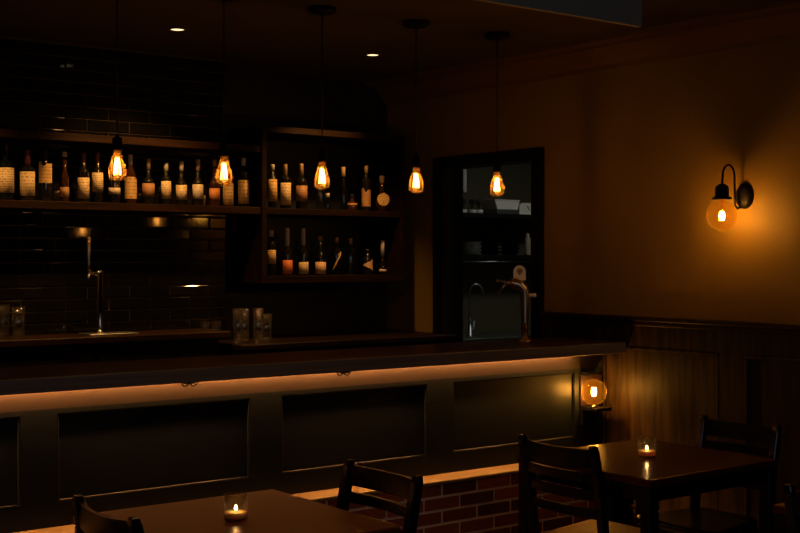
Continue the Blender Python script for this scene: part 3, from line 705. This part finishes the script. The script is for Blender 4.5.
for k in range(6): j = (k+1) % 6; bm.faces.new((a[k], a[j], b[j], b[k]))
obj('mark', bm, M['black'], t)
t = thing('hanging_lamp_tube', 'short white upright tube light at the left edge of the doorway view', 'light', (6.15, 7.3, 2.01))
bm = nb(); lathe(bm, [(0, .0), (.020, .0), (.022, .008), (.022, .17), (.018, .178), (0, .178)], n=16); obj('tube', bm, M['enamel'], t)
bm = nb(); box(bm, -.01, .01, .02, .1, .04, .06); box(bm, -.01, .01, .02, .1, .12, .14); obj('bracket', bm, M['steel'], t)
M['greyplate'] = surf('grey_china', (.30, .30, .28), .4)
for i in range(7):
    bm = nb(); lathe(bm, [(0, 0), (.05, 0), (.088, .010), (.09, .0135), (.05, .006), (0, .005)], n=24)
    o = obj('plate', bm, M['greyplate'], None, (6.10, 7.17, 1.5205+i*.0145))
    o['label'] = ['grey plate at the bottom of the stack on the lower kitchen shelf', 'grey plate, second from the bottom of the stack', 'grey plate, third from the bottom of the stack', 'grey plate in the exact middle of the stack', 'grey plate, third from the top of the stack', 'grey plate, second from the top of the stack', 'grey plate on top of the stack on the lower kitchen shelf'][i]
    o['category'] = 'plate'; o['group'] = 'stack of grey plates'
for j, x in enumerate((6.31, 6.51)):
    for i in range(4):
        bm = nb(); lathe(bm, [(0, 0), (.05, 0), (.085, .028), (.09, .031), (.084, .031), (.048, .006), (0, .006)], n=24)
        o = obj('bowl', bm, M['blackmetal'], None, (x, 7.17, 1.5205+i*.029))
        o['label'] = ['black bowl, bottom', 'black bowl, second from bottom', 'black bowl, second from top', 'black bowl, topmost'][i]+(' of the left stack on the kitchen shelf' if j == 0 else ' of the right stack on the kitchen shelf')
        o['category'] = 'bowl'; o['group'] = 'stacks of black bowls'
bm = nb(); lathe(bm, [(0, 0), (.024, 0), (.026, .005), (.026, .12), (.012, .15), (.012, .175), (0, .176)], n=18)
o = obj('bottle', bm, surf('pale_plastic', (.42, .34, .24), .35), None, (6.68, 7.14, 1.5205)); o['label'] = 'pale bottle at the right end of the lower kitchen shelf'; o['category'] = 'bottle'

# ------------------------------------------------------------------ tables, candles, chairs
def table(label, x0, x1, y0, y1, top, group):
    cx, cy = (x0+x1)/2, (y0+y1)/2; hx, hy = (x1-x0)/2, (y1-y0)/2
    t = thing('dining_table', label, 'table', (cx, cy, 0), 0, group)
    bm = nb(); box(bm, -hx, hx, -hy, hy, .722, .75, .006, 2); obj('tabletop', bm, top, t)
    bm = nb()
    for a, b, c, d in ((-hx+.03, hx-.03, -hy+.03, -hy+.05), (-hx+.03, hx-.03, hy-.05, hy-.03), (-hx+.03, -hx+.05, -hy+.05, hy-.05), (hx-.05, hx-.03, -hy+.05, hy-.05)): box(bm, a, b, c, d, .665, .722)
    obj('apron', bm, M['blackwood'], t)
    for sx in (-1, 1):
        for sy in (-1, 1):
            bm = nb(); ax_, ay_ = sx*(hx-.028), sy*(hy-.028); box(bm, ax_-.024, ax_+.024, ay_-.024, ay_+.024, 0, .721, .004, 1); obj('leg', bm, M['blackwood'], t)
    return t
GT = 'square dining tables in front of the bar'
table('square honey brown table with a candle at the lower left', 1.385, 2.065, 2.72, 3.41, M['table1'], GT)
table('square cherry dark table with a candle beside the wainscot wall', 3.16, 3.87, 2.775, 3.44, M['table2'], GT)
table('table at the right picture edge, only its corner showing', 3.145, 3.84, 1.60, 2.28, M['table1'], GT)

def candle(label, x, y):
    t = thing('votive_candle', label, 'candle', (x, y, .75), 0, 'votive candles on the tables')
    r, h = .0345, .074
    bm = nb(); lathe(bm, [(0, 0), (r-.002, 0), (r, .003), (r, h), (r-.0022, h), (r-.0022, .007), (0, .007)], n=32); obj('glass_cup', bm, M['clear'], t)
    bm = nb(); lathe(bm, [(0, .0075), (r-.003, .0075), (r-.003, .024), (r*.6, .0225), (.005, .022), (0, .022)], n=28); w = obj('wax', bm, M['wax'], t)
    bm = nb(); tube(bm, [(0, 0, .021), (.0005, 0, .028)], .0009, 6); obj('wick', bm, M['black'], w)
    bm = nb(); lathe(bm, [(0, .0265), (.0026, .029), (.0044, .032), (.0034, .0365), (.0016, .041), (0, .044)], n=12); obj('flame', bm, M['flame'], t)
    return t
candle('lit votive candle in a clear glass on the honey brown table', 1.735, 3.07)
candle('lit votive candle in a clear glass on the cherry table', 3.518, 3.107)

def chair(label, x, y, rz, seatm):
    """local: back posts at x=0, the chair faces +x"""
    t = thing('ladderback_chair', label, 'chair', (x, y, 0), rz, 'black ladder back chairs')
    W = .180
    for s in (-1, 1):
        y_ = s*W
        bm = nb()
        path = [(.035-.05, 0), (.04-.01, .20), (.04, .45), (.03, .62), (.010, .76), (0, .815), (-.003, .842)]
        path = [(.022, 0), (.046, .22), (.057, .46), (.040, .62), (.013, .76), (.001, .82), (-.003, .842)]
        rings = []
        for k, (px, z) in enumerate(path):
            a = .017 if z < .8 else (.016 if z < .84 else .012)
            rings.append([bm.verts.new((px+i*a, y_+j*a*.92, z)) for i, j in ((-1, -1), (1, -1), (1, 1), (-1, 1))])
        for A, B in zip(rings, rings[1:]):
            for k in range(4): bm.faces.new((A[k], A[(k+1) % 4], B[(k+1) % 4], B[k]))
        bm.faces.new(rings[0][::-1]); bm.faces.new(rings[-1])
        bmesh.ops.bevel(bm, geom=[e for e in bm.edges], offset=.003, segments=1, affect='EDGES')
        obj('back_post', bm, M['blackwood'], t)
    def px_at(z):
        for (a, za), (b, zb) in zip(path, path[1:]):
            if za <= z <= zb: return a+(b-a)*(z-za)/(zb-za)
        return 0
    for k, (za, zb, nm, d) in enumerate(((.762, .828, 'top_rail', .030), (.708, .742, 'slat', .026), (.642, .676, 'slat', .024), (.576, .610, 'slat', .022))):
        bm = nb(); n = 14; pts = []; nr = []
        zc = (za+zb)/2; x0 = px_at(zc)
        for i in range(n+1):
            u = -1+2*i/n; pts.append((x0-d*(1-u*u), u*W, zc-(.004*(1-u*u) if k == 0 else 0))); 
            tt = Vector((2*d*u, W, 0)).normalized(); nr.append((tt.y, -tt.x, 0))
        sweep_rect(bm, pts, nr, .014, zb-za)
        bmesh.ops.bevel(bm, geom=[e for e in bm.edges if len(e.link_faces) == 2 and e.calc_face_angle(0) > .8], offset=.003, segments=1, affect='EDGES')
        obj(nm, bm, M['blackwood'], t)
    # saddle seat, trapezoid with rounded corners
    bm = nb(); out = []
    hwb, hwf, xb, xf, rc = .155, .205, .055, .42, .045
    for cx, cy, a0 in ((xb+rc, -hwb+rc, PI), (xf-rc, -hwf+rc, 1.5*PI), (xf-rc, hwf-rc, 0), (xb+rc, hwb-rc, .5*PI)):
        for k in range(6): a = a0+PI/2*k/5; out.append((cx+rc*math.cos(a), cy+rc*math.sin(a)))
    def inset(q): 
        mx = (xb+xf)/2; return [(mx+(x-mx)*q, y*q) for x, y in out]
    lv = [(inset(.96), .440), (out, .448), (out, .464), (inset(.975), .472), (inset(.88), .471), (inset(.5), .466)]
    rg = [[bm.verts.new((x, y, z)) for x, y in o_] for o_, z in lv]
    n = len(out)
    for A, B in zip(rg, rg[1:]):
        for k in range(n): f = bm.faces.new((A[k], A[(k+1) % n], B[(k+1) % n], B[k])); f.smooth = True
    bm.faces.new(rg[0][::-1]); bm.faces.new(rg[-1]); obj('seat', bm, seatm, t)
    bm = nb(); box(bm, .075, .395, -.150, .150, .405, .4395, .003, 1); obj('seat_frame', bm, M['blackwood'], t)
    for s in (-1, 1):
        bm = nb(); tube(bm, [(.365, s*.165, .405), (.385, s*.175, 0)], [.018, .014], 8); obj('front_leg', bm, M['blackwood'], t)
    bm = nb()
    for s in (-1, 1): tube(bm, [(.018, s*.178, .22), (.375, s*.172, .20)], .009, 8)
    tube(bm, [(.372, -.17, .28), (.372, .17, .28)], .009, 8); obj('stretcher', bm, M['blackwood'], t)
    return t
chair('black ladder back chair at the left side of the honey table, back to viewer', 1.335, 3.06, 0, M['blackwood'])
chair('black ladder back chair before the brick base, facing the honey table from right', 2.272, 3.095, PI, M['blackwood'])
chair('black ladder back chair with honey coloured seat at the cherry table', 3.116, 3.175, 0, M['seatwood'])
chair('black ladder back chair between the cherry table and the wainscot', 4.095, 3.125, PI, M['blackwood'])
chair('black chair at the right picture edge, only one post showing', 3.045, 1.965, 0, M['blackwood'])

# ------------------------------------------------------------------ daylight through the window behind the viewer, faint world
l = bpy.data.lights.new('daylight', 'AREA'); l.shape = 'RECTANGLE'; l.size = 2.5; l.size_y = 1.3; l.energy = 9; l.color = (.74, .87, 1.0)
o = bpy.data.objects.new('daylight', l); C.objects.link(o); o.location = (.4, -2.33, 1.575); o.rotation_euler = (R(90), 0, 0)
w = bpy.data.worlds.new('world'); sc.world = w; w.use_nodes = True
w.node_tree.nodes['Background'].inputs[0].default_value = (.3, .4, .6, 1); w.node_tree.nodes['Background'].inputs[1].default_value = .02
sc.cycles.sample_clamp_indirect = 3.0
sc.cycles.transparent_max_bounces = 24
